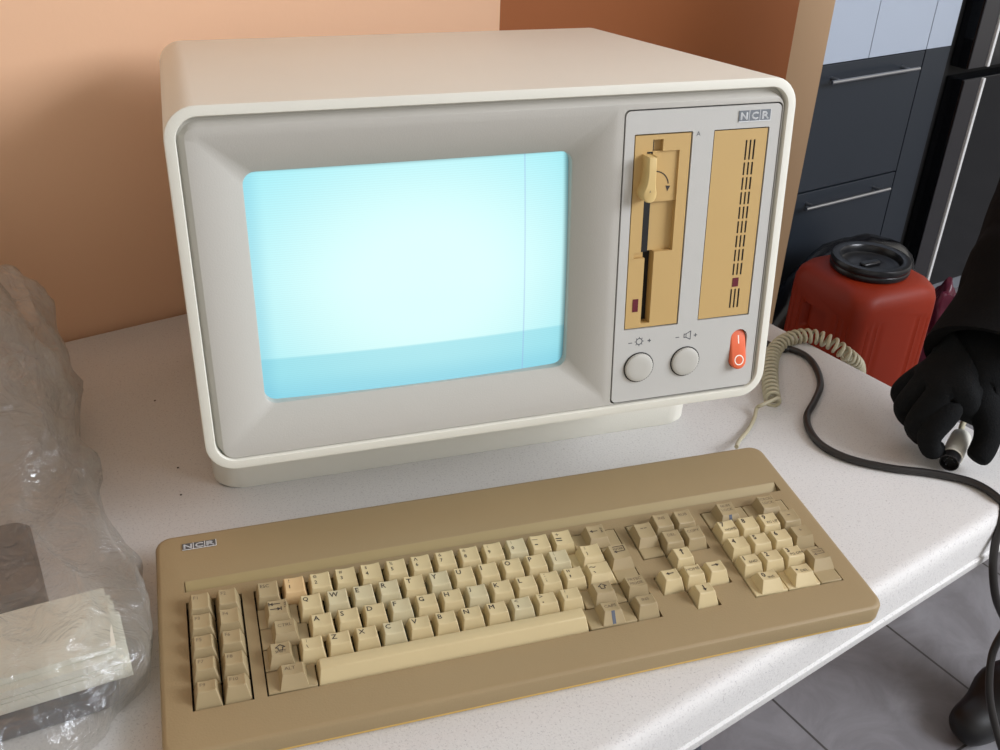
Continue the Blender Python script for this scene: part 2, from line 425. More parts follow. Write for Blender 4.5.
# badge with three raised tiles
bb = bmesh.new()
for i in range(3):
    x0 = 416.0+i*9.15; plate(bb, m3, rrect(x0, x0+8.8, 236, 244.2, .3, 1), [], 3.3, 3.9)
    stroke(bb, [(x0, 236), (x0+8.8, 236)], .5, lambda x, y: m3(x, y, 3.25)); stroke(bb, [(x0+8.8, 236), (x0+8.8, 244.2)], .35, lambda x, y: m3(x, y, 3.25))
    text(bb, 'NCR'[i], lambda x, y: m3(x, y, 3.2), x0+4.4, 240.1, 5.2, w=5.4, bold=.3)
cpart('badge', bb, [BADGE, SILV], pan, smooth=0)

# floppy drive face
bd = bmesh.new()
def cell(x0, x1, y0, y1, d, mi=0, dd=17):
    a, b = m3(x0, y0, d), m3(x1, y1, dd); box(bd, a.x, b.x, a.y, b.y, a.z, b.z, mi)
x0, x1, y0, y1 = drv
cell(x0, x1, 226.5, y1, 4.4); cell(x0, 346.4, 217.6, 226.5, 4.4); cell(354.8, x1, 217.6, 226.5, 4.4)       # top with notch
cell(348.4, 354.8, 217.6, 226.5, 9)
cell(x0, 341.8, 139.2, 217.6, 4.4)                                   # left strip
cell(347.6, 368.8, 178.6, 217.6, 6.2)                                                                       # shallow recess
cell(368.8, x1, y0, 217.6, 4.4)                                                                             # right strip
cell(348.0, 368.8, 139.0, 178.6, 9.5); cell(341.8, 348.2, 139.0, 226.0, 6.6, 1)                                                                        # deep recess
cell(353.2, 368.8, y0, 139.0, 4.4); cell(345.2, 353.2, 79.5, 139.0, 13.2, 1)                                   # lower right block, channel
cell(x0, 336.0, 134, 139.2, 4.4); cell(x0, 345.4, y0, 134.5, 4.4); cell(336, 345.4, 134.5, 139.2, 8.5)
cell(345.4, 353.2, y0, 79.5, 4.4)

fa = lambda x, y: m3(x, y, 6.05)
arc = [(350.6+11.6*math.cos(a), 190.2+11.8*math.sin(a)) for a in [D2R(100-9*k) for k in range(11)]]
stroke(bd, arc, .9, fa, 2)
poly(bd, [(346.6+.9, 202.6), (351.4, 204.2), (351.0, 200.2)], fa, 2); poly(bd, [(361.6, 186.0), (359.8, 190.6), (364.0, 190.2)], fa, 2)
drive = cpart('floppy_drive', bd, [TAN, BLK, INK], smooth=0, recalc=False)
bl = bmesh.new()
out = [(339.2, 216.2), (344.0, 216.0), (345.0, 214.6), (345.2, 196), (346.4, 188), (345.0, 183.4), (341.6, 181.6), (338.0, 182.6), (335.4, 186.2), (335.6, 190.5), (337.6, 195.6), (338.6, 203), (338.4, 214.8)]
pts = [(v.x, v.y) for v in catmull([(x, y, 0) for x, y in out], 4, True)]
cxm, cym = 341, 197
loft(bl, [[m3(x, y, 5) for x, y in pts], [m3(x, y, -5.8) for x, y in pts], [m3(cxm+(x-cxm)*.94, cym+(y-cym)*.985, -7.4) for x, y in pts], [m3(cxm+(x-cxm)*.8, cym+(y-cym)*.95, -7.9) for x, y in pts]])
text(bl, 'A', lambda x, y: m3(x, y, -7.98), 340.6, 190.5, 1.8)
lv = cpart('lever', bl, [TAN2, INK2], drive, smooth=35)
for v in lv.data.vertices: pass
bl = bmesh.new(); plate(bl, m3, rrect(337.4, 342.2, 90.2, 101.0, .2, 1), [], 4.1, 5); cpart('indicator_lamp', bl, LEDM, drive, smooth=0)['label'] = 'dark red indicator lens'

# second bay cover with slits
bv = bmesh.new(); slits = []
rows = [(206.2, 221.6)] + [(204.3-11.72*i-9.9, 204.3-11.72*i) for i in range(8)] + [(84, 100.4)]
for c, wd in ((425.3, 1.5), (428.8, 1.5), (432.2, 1.6)):
    for a, b in rows: slits.append([(c-wd/2, a), (c+wd/2, a), (c+wd/2, b), (c-wd/2, b)])
plate(bv, m3, [(vnt[0], vnt[2]), (vnt[1], vnt[2]), (vnt[1], vnt[3]), (vnt[0], vnt[3])], slits, 4.5, 4.9)
a, b = m3(vnt[0]+1, vnt[2]+1, 5.0), m3(vnt[1]-1, vnt[3]-1, 8.6); box(bv, a.x, b.x, a.y, b.y, a.z, b.z, 1)
cov = cpart('bay_cover', bv, [TAN, BLK], smooth=0)
bl = bmesh.new(); plate(bl, m3, rrect(425.4, 430.8, 102.4, 110.0, .2, 1), [], 4.2, 6); cpart('indicator_lamp', bl, LEDM, cov, smooth=0)['label'] = 'dark red indicator lens'

# two ribbed knobs
for kx in (345.8, 387.7):
    bk = bmesh.new(); n = 72; Ls = []
    for r, d, rib in ((13.2, 3.7, 0), (13.2, 3.3, 0)): Ls.append([m3(kx+r*math.cos(2*math.pi*k/n), 41.4+r*math.sin(2*math.pi*k/n), d) for k in range(n)])
    loft(bk, Ls, mi=1); Ls = []
    for r, d, rib in ((12.4, 4, .0), (12.4, 2.6, .2), (12.0, 1.5, .6), (10.4, 1.0, .5), (9.8, .9, 0), (5, .85, 0)):
        Ls.append([m3(kx+(r-(rib if k % 2 else 0))*math.cos(2*math.pi*k/n), 41.4+(r-(rib if k % 2 else 0))*math.sin(2*math.pi*k/n), d) for k in range(n)])
    loft(bk, Ls); cpart('knob', bk, [KNB, DGAP], smooth=25)

# rocker switch
bw = bmesh.new(); st = rrect(429.5, 443.9, 29.5, 63.5, 7.2, 8); Ls = []
def rk(x, y, ins, lift):
    t = (y-46.5)/17; d = 3.6 + 4.2*t - lift          # lower half stands proud, upper half pressed in
    cx_, cy_ = 436.7, 46.5
    return m3(cx_+(x-cx_)*(1-ins/7.2), cy_+(y-cy_)*(1-ins/17), d)
loft(bw, [[m3(x, y, 12) for x, y in st], [rk(x, y, 0, 0) for x, y in st], [rk(x, y, .5, .9) for x, y in st], [rk(x, y, 1.4, 1.3) for x, y in st]])
fr = lambda x, y: m3(x, y, 3.6+4.2*(y-46.5)/17/.916-1.45)
stroke(bw, [(436.8, 51.5), (436.8, 57.8)], 1.0, fr); ringline(bw, 436.7, 37.6, 3.9, .9, fr)
cpart('power_switch', bw, [ORG, WHT], smooth=40)['label'] = 'orange rocker switch'

# ------------------------------------------------------------------ keyboard
P = .01905
kb = thing('keyboard', 'wide tan computer keyboard with cream and grey keys before the screen', 'keyboard', (0, 0, 0))
KT, KH = .0662, .022
def kpart(name, bm, mats, **k):
    o = obj(name, bm, mats, kb, **k); o.location = (0, 0, KH); o.rotation_euler = (KT, 0, 0); return o
def K(u, v, h=0): return Vector((u*P, v*P, h))
G = .511; m_ = 2+G; c_ = m_+15+.535; n_ = c_+3+.566
U0_, U1_, V0_, V1_ = -1.08, 26.58, -1.72, 8.87
bt = bmesh.new(); e = .035
def kr(ins, h, r=.6): return ring(bt, [K(u, v, h) for u, v in rrect(U0_+ins, U1_-ins, V0_+ins, V1_-ins, r-ins*.6, 7)])
R = [kr(.05, -.0150), kr(0, -.0138), kr(0, -.0032), kr(.05, -.0012), kr(.13, -.0002), kr(.2, 0)]
for a, b in zip(R, R[1:]): bridge(bt, a, b)
def hole(pts): return ring(bt, [K(u, v, 0) for u, v in pts])
fb = [(-e, -e), (2+e, -e), (2+e, 5.03), (-e, 5.03)]
mb = [(m_-e, -e), (m_+15+e, -e), (m_+15+e, 5.03), (m_-e, 5.03)]
cb = [(c_-e, 3-e), (c_+1-e, 3-e), (c_+1-e, 2-e), (c_-e, 2-e), (c_-e, 1-e), (c_+1-e, 1-e), (c_+1-e, -e), (c_+2+e, -e), (c_+2+e, 1-e), (c_+3+e, 1-e), (c_+3+e, 2+e), (c_+2+e, 2+e), (c_+2+e, 3-e), (c_+3+e, 3-e), (c_+3+e, 5.03), (c_-e, 5.03)]
nb = [(n_-e, -e), (n_+4+e, -e), (n_+4+e, 5.03), (n_-e, 5.03)]
tr = [(-.06, 5.58), (25.95, 5.58), (25.95, 6.22), (-.06, 6.22)]
hs = [hole(q) for q in (fb, mb, cb, nb, tr)]
fill(bt, R[-1], hs)
for q, r in zip((fb, mb, cb, nb), hs[:4]):
    lo = ring(bt, [K(u, v, -.007) for u, v in q]); bridge(bt, r, lo)
    vs = lo
    for t in tessellate_polygon([[v.co for v in lo]]): face(bt, [lo[i] for i in t], 1)
# pencil groove: drops at the near edge, rises towards the back
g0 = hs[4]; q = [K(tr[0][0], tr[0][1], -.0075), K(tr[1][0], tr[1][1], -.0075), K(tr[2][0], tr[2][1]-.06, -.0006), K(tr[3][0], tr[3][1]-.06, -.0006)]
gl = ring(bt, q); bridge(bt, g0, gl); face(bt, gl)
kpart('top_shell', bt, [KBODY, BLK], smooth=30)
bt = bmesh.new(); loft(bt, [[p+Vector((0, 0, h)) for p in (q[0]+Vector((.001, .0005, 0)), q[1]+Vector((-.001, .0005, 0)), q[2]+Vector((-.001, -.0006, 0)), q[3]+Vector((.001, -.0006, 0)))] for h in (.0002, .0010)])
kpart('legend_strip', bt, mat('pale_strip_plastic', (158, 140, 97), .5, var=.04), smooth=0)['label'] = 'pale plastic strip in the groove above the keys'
bt = bmesh.new()
def zlow(u, v, ins):   # stands on the table plane z=0.0005 (world), expressed on the inclined key plane
    return K(u, v, 0)
Ls = []
for ins, top in ((.20, False), (.08, False), (.06, True)):
    l = []
    for u, v in rrect(U0_+ins, U1_-ins, V0_+ins, V1_-ins, .5, 7):
        y = v*P; h = -.0151 if top else (-(KH-.0008 if ins > .1 else KH-.0022) - y*math.sin(KT))/math.cos(KT)
        l.append(K(u, v, min(h, -.0153) if not top else h))
    Ls.append(l)
loft(bt, Ls); kpart('bottom_shell', bt, KLOW, smooth=40)
bb = bmesh.new()
for i in range(3):
    u0 = -.03+i*.445
    plate(bb, lambda x, y, d: K(x, y, d), rrect(u0, u0+.425, 7.90, 8.25, .01, 1), [], .0006, -.0002)
    fz = lambda x, y: K(x, y, .00066)
    stroke(bb, [(u0, 7.89), (u0+.425, 7.89)], .03, fz); stroke(bb, [(u0+.43, 7.90), (u0+.43, 8.25)], .022, fz)
    text(bb, 'NCR'[i], fz, u0+.2125, 8.075, .235, w=.3, bold=.012)
kpart('badge', bb, [KBADGE, SILV], smooth=0)

TOPR = {0: (.25, .95), 1: (.27, .92), 2: (.29, .90), 3: (.30, .88), 4: (.33, .85)}
def key(u0, u1, v0, v1, row, leg='', colr=CREAM, raised=None, ink=None, style='tl', nar=.14, led=False, hgt=.0088, tag_=None):
    b = bmesh.new(); gap = .018
    ru0, ru1, rv0, rv1 = raised or (u0, u1, v0, v1)
    if raised:
        rr = [[K(u, v, h) for u, v in rrect(u0+gap+i, u1-gap-i, v0+gap+i, v1-gap-i, .03, 2)] for h, i in ((-.003, 0), (.0002, 0), (.0007, .02))]
        loft(b, rr)
        zb = .0006
    else: zb = -.003
    f0, f1 = TOPR[row]
    wd, dp = ru1-ru0, rv1-rv0
    T0, T1, S0, S1 = ru0+nar, ru1-nar*.95, rv0+f0*min(1, dp), rv1-(1-f1)
    tilt = (.0006, .0004, 0, -.0003, -.0005)[row]
    nx, ny = 8, 4
    def top(u, v):
        s = (u-T0)/(T1-T0); t = (v-S0)/(S1-S0)
        dish = .00075*(1-(2*s-1)**2) if wd < 3 else -.0006*(1-(2*t-1)**2)
        return hgt - dish + tilt*(t-.5)*2
    gr = [[b.verts.new(K(T0+(T1-T0)*i/nx, S0+(S1-S0)*j/ny, top(T0+(T1-T0)*i/nx, S0+(S1-S0)*j/ny))) for i in range(nx+1)] for j in range(ny+1)]
    for j in range(ny):
        for i in range(nx): face(b, (gr[j][i], gr[j][i+1], gr[j+1][i+1], gr[j+1][i]))
    per = [gr[0][i] for i in range(nx+1)] + [gr[j][nx] for j in range(1, ny+1)] + [gr[ny][i] for i in range(nx-1, -1, -1)] + [gr[j][0] for j in range(ny-1, 0, -1)]
    def bs_(u, v):
        s = (u-T0)/(T1-T0); t = (v-S0)/(S1-S0); g2 = gap if not raised else 0
        return K(ru0+g2+s*(wd-2*g2), rv0+g2+t*(dp-2*g2), zb)
    low = [b.verts.new(bs_(v.co.x/P, v.co.y/P)) for v in per]
    bridge(b, low, per); face(b, low[::-1])
    fz = lambda u, v: K(u, v, top(u, v)+.00012)
    cx_ = (T0+T1)/2
    if leg:
        if style == 'tl': text(b, leg, fz, T0+.08, S1-.31, .215, anchor='l', bold=.006)
        elif style == 'two':
            a, c = leg; text(b, a, fz, T0+.18, S1-.15, .15); text(b, c, fz, T0+.18, S1-.42, .16, bold=.004)
        elif style == 'num':
            text(b, leg[0], fz, T0+.12, S1-.29, .23, anchor='l', bold=.01)
            if leg[1:]: text(b, leg[1:], fz, cx_+.08, S0+.16, .13)
        elif style == 'sm': text(b, leg, fz, T0+.09, S1-.26, .15, anchor='l')
        elif style == 'smc': text(b, leg, fz, cx_, S1-.22, .15)
        elif style == 'blk': 
            a, c = leg.split('|'); text(b, a, fz, cx_, S1-.16, .14); text(b, c, fz, cx_, S1-.38, .14)
        elif style in ('up', 'down', 'left', 'right'):
            dx, dy = {'up': (0, 1), 'down': (0, -1), 'left': (-1, 0), 'right': (1, 0)}[style]; my = S1-.22
            stroke(b, [(cx_-dx*.14, my-dy*.14), (cx_+dx*.1, my+dy*.1)], .05, fz)
            tx, ty = cx_+dx*.18, my+dy*.18
            poly(b, [(tx, ty), (tx-dx*.13-dy*.09, ty-dy*.13-dx*.09), (tx-dx*.13+dy*.09, ty-dy*.13+dx*.09)], fz)
        elif style == 'shift':
            q = [(0, .12), (.17, -.02), (.08, -.02), (.08, -.14), (-.08, -.14), (-.08, -.02), (-.17, -.02), (0, .12)]
            stroke(b, [(cx_+x, S1-.2+y) for x, y in q], .035, fz)
            if leg != '.': text(b, leg, fz, cx_, S0+.17, .11)
        elif style == 'enter':
            stroke(b, [(cx_+.26, S1-.08), (cx_+.26, S1-.34), (cx_-.12, S1-.34)], .03, fz); stroke(b, [(cx_-.2, S1-.08), (cx_+.26, S1-.08)], .03, fz)
            poly(b, [(cx_-.24, S1-.34), (cx_-.1, S1-.26), (cx_-.1, S1-.42)], fz); text(b, leg, fz, cx_, S1-.2, .1)
        elif style == 'tab':
            for y, s in ((S1-.16, -1), (S1-.4, 1)):
                stroke(b, [(cx_-.26, y), (cx_+.12, y)], .035, fz); tx = cx_-.27 if s < 0 else cx_+.12
                poly(b, [(tx, y), (tx-s*.12, y+.08), (tx-s*.12, y-.08)], fz); stroke(b, [(tx+s*.02, y-.08), (tx+s*.02, y+.08)], .03, fz)
            text(b, 'TAB', lambda x, y: fz(cx_+.3-(y-(S1-.28)), S1-.28+(x-(cx_+.3))), cx_+.3, S1-.28, .1)
        elif style == 'bksp':
            y = S1-.3; stroke(b, [(cx_-.2, y), (cx_+.06, y)], .035, fz); poly(b, [(cx_-.28, y), (cx_-.15, y+.08), (cx_-.15, y-.08)], fz)
            text(b, leg, lambda x, yy: fz(cx_+.24-(yy-(S1-.3)), S1-.3+(x-(cx_+.24))), cx_+.24, S1-.3, .09)
    if led:      # lens down the middle of the front slope
        t0 = [K(cx_-.07, S0+.02, top(cx_, S0)+.0002), K(cx_+.07, S0+.02, top(cx_, S0)+.0002)]
        vb = rv0+.03; l0 = [K(cx_+.07, vb, .0009), K(cx_-.07, vb, .0009)]
        vs = [b.verts.new(p+Vector((0, -.0003, .0002))) for p in t0+l0]; face(b, vs, 2)
    ik = ink or (INK if colr is not GREY else INK2)
    o = kpart('key', b, [colr, ik, BLUE], smooth=30)
    bv_ = o.modifiers.new('bevel', 'BEVEL'); bv_.width = .0006; bv_.segments = 2; bv_.limit_method = 'ANGLE'; bv_.angle_limit = D2R(42)
    cn = {'grey_tan_key': 'grey-tan', 'cream_key': 'cream', 'orange_cream_key': 'orange-cream', 'pale_grey_cream_key': 'pale'}[colr.name]
    o['label'] = tag_ or (cn+' key' + ((' marked '+leg.replace('|', ' ')) if leg and leg != '.' else ''))
    return o
# function keys
for r in range(5):
    for k in range(2): key(k, k+1, 4-r, 5-r, r, 'F%d' % (r*2+k+1), GREY, style='sm', nar=.19, ink=INK2)
m = m_
key(m, m+1, 4, 5, 0, 'ESC', GREY, style='sm', ink=INK)
for i, (a, b) in enumerate(zip('!@#$%^&*()_+', '1234567890-=')):
    key(m+1+i, m+2+i, 4, 5, 0, a+b, {0: CREAM2, 9: PALE}.get(i, CREAM), style='two')
key(m+13, m+15, 4, 5, 0, 'BKSP', GREY, raised=(m+13.5, m+14.5, 4, 5), style='bksp', ink=INK)
key(m, m+1.5, 3, 4, 1, 'TAB', GREY, raised=(m+.28, m+1.2, 3, 4), style='tab', ink=INK)
for i, a in enumerate('QWERTYUIOP'): key(m+1.5+i, m+2.5+i, 3, 4, 1, a, PALE if a in 'WERY' else CREAM)
key(m+11.5, m+12.5, 3, 4, 1, '{[', PALE, style='two')
key(m+12.5, m+14, 3, 4, 1, '}]', CREAM, raised=(m+12.85, m+13.9, 3, 4), style='two')
key(m+14, m+15, 2, 4, 1, 'ENTER', GREY, raised=(m+14, m+15, 2.66, 3.72), style='enter', ink=INK)
key(m, m+1.75, 2, 3, 2, 'CTRL', GREY, raised=(m+.42, m+1.38, 2, 3), style='smc')
for i, a in enumerate('ASDFGHJKL'): key(m+1.75+i, m+2.75+i, 2, 3, 2, a, PALE if a in 'FJ' else CREAM)
key(m+10.75, m+11.75, 2, 3, 2, ':;', CREAM, style='two'); key(m+11.75, m+12.75, 2, 3, 2, '"\'', CREAM, style='two')
key(m+12.75, m+14, 2, 3, 2, '~`', CREAM, style='two', raised=(m+12.78, m+13.9, 2, 3))
key(m, m+1.25, 1, 2, 3, 'SHIFT', GREY, raised=(m+.16, m+1.08, 1, 2), style='shift', ink=INK)
key(m+1.25, m+2.25, 1, 2, 3, '|\\', CREAM, style='two')
for i, a in enumerate('ZXCVBNM'): key(m+2.25+i, m+3.25+i, 1, 2, 3, a, PALE if a == 'C' else CREAM)
for i, a in enumerate(('<,', '>.', '?/')): key(m+9.25+i, m+10.25+i, 1, 2, 3, a, PALE if i == 0 else CREAM, style='two')
key(m+12.25, m+14, 1, 2, 3, '.', GREY, raised=(m+12.62, m+13.6, 1, 2), style='shift', ink=INK)
key(m+14, m+15, 1, 2, 3, 'PRTSC|MODE', GREY, style='blk')
key(m, m+1.74, 0, 1, 4, 'ALT', GREY, raised=(m+.42, m+1.42, .02, 1), style='sm')
key(m+1.74, m+12.04, 0, 1, 4, '', CREAM, nar=.13, hgt=.0078, tag_='long cream space bar')
key(m+12.04, m+14, 0, 1, 4, 'CAPS', GREY, raised=(m+12.55, m+13.5, .02, 1), style='smc', led=True)
key(m+14, m+15, 0, 1, 4, 'INS', GREY, style='smc')
c = c_
key(c, c+1, 3, 5, 0, '--', GREY, raised=(c, c+1, 3.55, 4.65), style='smc')
for (i, j, s) in ((1, 4, 'INS'), (2, 4, 'RUB'), (1, 3, 'DEL'), (2, 3, 'COPY')): key(c+i, c+i+1, j, j+1, 4-j, s, GREY, style='smc')
key(c+1, c+2, 2, 3, 2, 'up arrow', CREAM, style='up', nar=.17); key(c, c+1, 1, 2, 3, 'left arrow', CREAM, style='left', nar=.17)
key(c+1, c+2, 1, 2, 3, 'HOME', CREAM, style='smc', nar=.17, ink=INK2); key(c+2, c+3, 1, 2, 3, 'right arrow', CREAM, style='right', nar=.17); key(c+1, c+2, 0, 1, 4, 'down arrow', CREAM, style='down', nar=.17)
n = n_
key(n, n+2, 4, 5, 0, 'NUM|LOCK', GREY, raised=(n+.5, n+1.5, 4, 5), style='blk', led=True); key(n+2, n+4, 4, 5, 0, 'SCROLL|LOCK', GREY, raised=(n+2.5, n+3.5, 4, 5), style='blk', ink=INK2)
for i, s in enumerate(('7HOME', '8', '9PG UP')): key(n+i, n+i+1, 3, 4, 1, s, CREAM, style='num')
for i, s in enumerate(('4', '5', '6')): key(n+i, n+i+1, 2, 3, 2, s, CREAM, style='num')
for i, s in enumerate(('1END', '2', '3PG DN')): key(n+i, n+i+1, 1, 2, 3, s, CREAM, style='num')
key(n+3, n+4, 3, 4, 1, '-', GREY, style='smc'); key(n+3, n+4, 2, 3, 2, '+', GREY, style='smc')
key(n+3, n+4, 0, 2, 3, 'ENTER', GREY, raised=(n+3, n+4, .62, 1.66), style='enter')
key(n, n+1.5, 0, 1, 4, '0INS', CREAM, raised=(n+.28, n+1.3, .02, 1), style='num'); key(n+1.5, n+3, 0, 1, 4, '.DEL', CREAM, raised=(n+1.8, n+2.82, .02, 1), style='num')

# ------------------------------------------------------------------ cords
def helix(path, rad, pitch, wire):
    L = 0; acc = [0]
    for a, b in zip(path, path[1:]): L += (b-a).length; acc.append(L)
    turns = L/pitch; N = int(turns*18); out = []; prev = None; j = 0
    for i in range(N+1):
        s = L*i/N
        while j < len(path)-2 and acc[j+1] < s: j += 1
        f_ = (s-acc[j])/max(1e-9, acc[j+1]-acc[j]); p = path[j].lerp(path[j+1], f_)
        t = (path[min(j+2, len(path)-1)]-path[max(j-1, 0)]).normalized()
        u = Vector((0, 0, 1)) - t*t.z
        u.normalize(); w = t.cross(u); a = 2*math.pi*turns*i/N
        out.append(p+(u*math.cos(a)+w*math.sin(a))*rad)
    return out
R_ = .0072
cpath = [at(773, 402, R_), at(770.5, 388, R_), at(770, 372, R_), at(771.5, 358, R_), at(777, 347, R_+.001), at(788, 339.5, R_+.001), at(803, 336, R_+.001), at(818, 337.5, R_), at(833, 344, .004), at(846, 354, -.006), at(855, 362, -.022), at(858, 368, -.045), at(858, 376, -.07), at(856, 388, -.11)]
hx = helix(catmull(cpath, 10), R_-.0002, .0079, .002)
lead = catmull([at(736.5, 447, .012), at(739, 441, .006), at(748, 430, .0035), at(754, 419, .003), at(757, 408, .006), at(762, 405, .011), hx[2]], 8)
bm = bmesh.new(); tube(bm, lead[:-1]+hx[3:], .00205, 8)
o = obj('coiled_cord', bm, CORD, smooth=60); tag(o, 'beige coiled cord running from the keyboard back past the computer and over the table end', 'cord')
r = .0037
pc = [Vector((.42, .525, .085)), Vector((.43, .578, .06)), Vector((.462, .592, .012)), Vector((.53, .548, r)), Vector((.61, .45, r)), at(775, 347, r), at(790, 349, r), at(806, 356, r), at(816, 368, r), at(820.5, 385, r), at(814, 402, r), at(807, 416, r), at(810, 431, r), at(823, 446, r), at(850, 459, r), at(890, 468, r), at(930, 473, r), at(965, 480, r), at(985, 488.5, r), at(1000, 500, r-.001)]
def seen(px, py, t): return CAM + (FWD + RGT*((px-500)/F) - UPV*((py-375)/F))*t
pc += [seen(1003, 505, .915), seen(1001, 522, .905), seen(995, 545, .905), seen(993, 570, .91), seen(996, 598, .92), seen(1004, 618, .935), seen(1008, 626, .95), seen(1002, 634, .965), seen(993, 652, .975), seen(989.5, 675, .98), seen(990, 700, .985), seen(995, 725, .99), seen(1003, 752, 1.0), seen(1020, 800, 1.06), seen(1045, 850, 1.15)]
pc += [Vector((1.0, .0, FL+.006)), Vector((1.15, -.1, FL+.006))]
bm = bmesh.new(); tube(bm, catmull(pc, 8), r, 12)
o = obj('power_cable', bm, BCABLE, smooth=60); tag(o, 'black cable curving across the table and hanging over its edge', 'cable')

# ------------------------------------------------------------------ red jug, black bag behind it
JUG = mat('red_plastic', (136, 36, 6), .5, spec=.35, var=.04, scale=6, bump=.08, bscale=200)
LID = mat('black_lid_plastic', (22, 22, 24), .3, var=.03)
jr = D2R(8)
jug = thing('canister', 'red plastic canister with black screw lid behind the table end', 'canister', (1.318, 1.060, FL), jr)
bm = bmesh.new(); hs_ = .108; S = []
for hw, z, r in ((.095, .0, .03), (.103, .006, .034), (.106, .05, .034), (.108, .12, .036), (.108, .39, .036), (.1075, .415, .037), (.104, .432, .04), (.096, .444, .046), (.084, .450, .055), (.07, .453, .065), (.064, .454, .063)):
    S.append([Vector((x, y, z)) for x, y in rrect(-hw, hw, -hw, hw, r, 10)])
# finer heights so that the ribs and the label recess can be pressed into the sides
S2 = []
for a, b in zip(S, S[1:]):
    nn = 48 if (b[0].z-a[0].z) > .1 else (4 if (b[0].z-a[0].z) > .03 else 1)
    for k in range(nn): S2.append([p.lerp(q_, k/nn) for p, q_ in zip(a, b)])
S2.append(S[-1])
loft(bm, S2)
bmesh.ops.subdivide_edges(bm, edges=[e_ for e_ in bm.edges if abs(e_.verts[0].co.z-e_.verts[1].co.z) < 1e-6 and e_.calc_length() > .08 and .1 < e_.verts[0].co.z < .4], cuts=24)
def sstep(a, b, x): t = max(0, min(1, (x-a)/(b-a))); return t*t*(3-2*t)
for v in bm.verts:
    x, y, z = v.co
    if .1 < z < .415:
        for s_, ax, oth in ((-1, 0, 1), (-1, 1, 0), (1, 0, 1), (1, 1, 0)):
            if abs(v.co[ax]-s_*.108) < .0015:
                t = v.co[oth]*(-1 if (ax == 0 and s_ < 0) else 1)
                dz = sstep(.12, .14, z)*(1-sstep(.38, .40, z))
                if .04 < abs(t) < .085: v.co[ax] -= s_*.0035*dz*(.5+.5*math.cos((abs(t)-.0625)*2*math.pi/.015))
                if ax == 0 and s_ < 0 and -.045 < t < .017 and .322 < z < .376: v.co[ax] -= s_*.016
obj('body', bm, JUG, jug, smooth=50)
bm = bmesh.new()
lathe(bm, [(.072, .453), (.0765, .455), (.0775, .459), (.0775, .464), (.0765, .4655), (.0775, .467), (.0775, .475), (.0755, .479), (.069, .480), (.061, .4785), (.0585, .475), (.0575, .464), (.054, .461), (.03, .4605), (.012, .4615), (.004, .462)], 56)
obj('lid', bm, LID, jug, smooth=40)
bm = bmesh.new(); box(bm, -.022, .022, -.009, .009, .460, .468); obj('lid_grip', bm, LID, jug, bevel=.004, seg=3)
BAGB = mat('glossy_black_plastic', (12, 12, 16), .22, var=.05, bump=.5, bscale=22)
def lump(name, mt, loc, sc_, amp, seed, sub=4, fr=3.0):
    b = bmesh.new(); bmesh.ops.create_icosphere(b, subdivisions=sub, radius=1)
    for v in b.verts:
        n_v = noise.fractal(v.co*fr+Vector((seed, 0, 0)), 1.0, 2.0, 4); v.co = v.co*(1+amp*n_v)
        v.co.z = max(v.co.z, -.8)
        v.co = Vector((v.co.x*sc_[0], v.co.y*sc_[1], (v.co.z+.8)*sc_[2]))
    o_ = obj(name, b, mt, smooth=60); o_.location = loc; return o_
o = lump('rubbish_bag', BAGB, (1.535, 1.382, FL), (.245, .105, .202), .05, 3.1); o.rotation_euler.z = KA
tag(o, 'glossy black plastic bag standing on the floor behind the red canister', 'bag')
MAG = mat('magenta_plastic', (84, 16, 40), .35, var=.5, scale=40, bump=.6, bscale=40)
o = lump('crumpled_wrapper', MAG, tuple(Vector((*at(936, 330, FL+.14).xy, FL))), (.045, .05, .145), .2, 8.3, fr=2.2); o.rotation_euler.z = KA
tag(o, 'crumpled dark magenta plastic wrapper between the red canister and the black bag', 'wrapper')

# ------------------------------------------------------------------ kitchen units
KM = room_mat(KA, k2*1.071 + Vector((0, 0, FL)))
DARK = mat('dark_blue_grey_laminate', (38, 44, 52), .35, var=.05, scale=8)
LITE = mat('pale_blue_white_laminate', (172, 182, 196), .3, var=.02, scale=5)
STEEL = mat('brushed_steel', (190, 192, 196), .28, metal=1, var=.02)
def kobj(name, boxes, mt, parent=None, bevel=.0015):
    b = bmesh.new()
    for q_ in boxes: box(b, *q_)
    o_ = obj(name, b, mt, parent, smooth=0, bevel=bevel); return o_
cab = thing('drawer_cabinet', 'dark blue-grey kitchen drawer cabinet with slim steel handles beside the refrigerator', 'cabinet'); cab.matrix_world = KM
kobj('body', [(1.25, 2.240, .02, .58, .0, .738)], DARK, cab)
kobj('filler_panel', [(2.1455, 2.240, .0, .019, .10, .739)], DARK, cab)
for z0_, z1_, hz in ((.435, .738, .690), (.118, .431, .387)):
    d_ = kobj('drawer', [(1.52, 2.1425, .0, .019, z0_, z1_)], DARK, cab)
    b = bmesh.new(); tube(b, [Vector((1.79, -.028, hz+.016)), Vector((2.095, -.028, hz+.016))], .0045, 12)
    for xx in (1.82, 2.065): tube(b, [Vector((xx, -.027, hz+.016)), Vector((xx, .001, hz+.016))], .004, 10)
    obj('handle', b, STEEL, d_)
upp = thing('wall_cabinet', 'pale bluish white glossy cabinet above the dark drawers', 'cabinet'); upp.matrix_world = KM @ Matrix.Translation((0, 0, .7395))
kobj('body', [(1.25, 2.240, .02, .58, .0, 1.3)], LITE, upp)
for a, b2 in ((1.25, 1.5), (1.503, 1.9345), (1.9365, 2.1430), (2.1455, 2.240)): kobj('door' if b2 < 2.2 else 'filler_panel', [(a, b2, 0, .019, .0005, 1.3)], LITE, upp, bevel=.001)
fri = thing('refrigerator', 'glossy black refrigerator with bright steel edge strips', 'refrigerator'); fri.matrix_world = KM
FRB = mat('black_glass_door', (20, 22, 26), .12, var=.02)
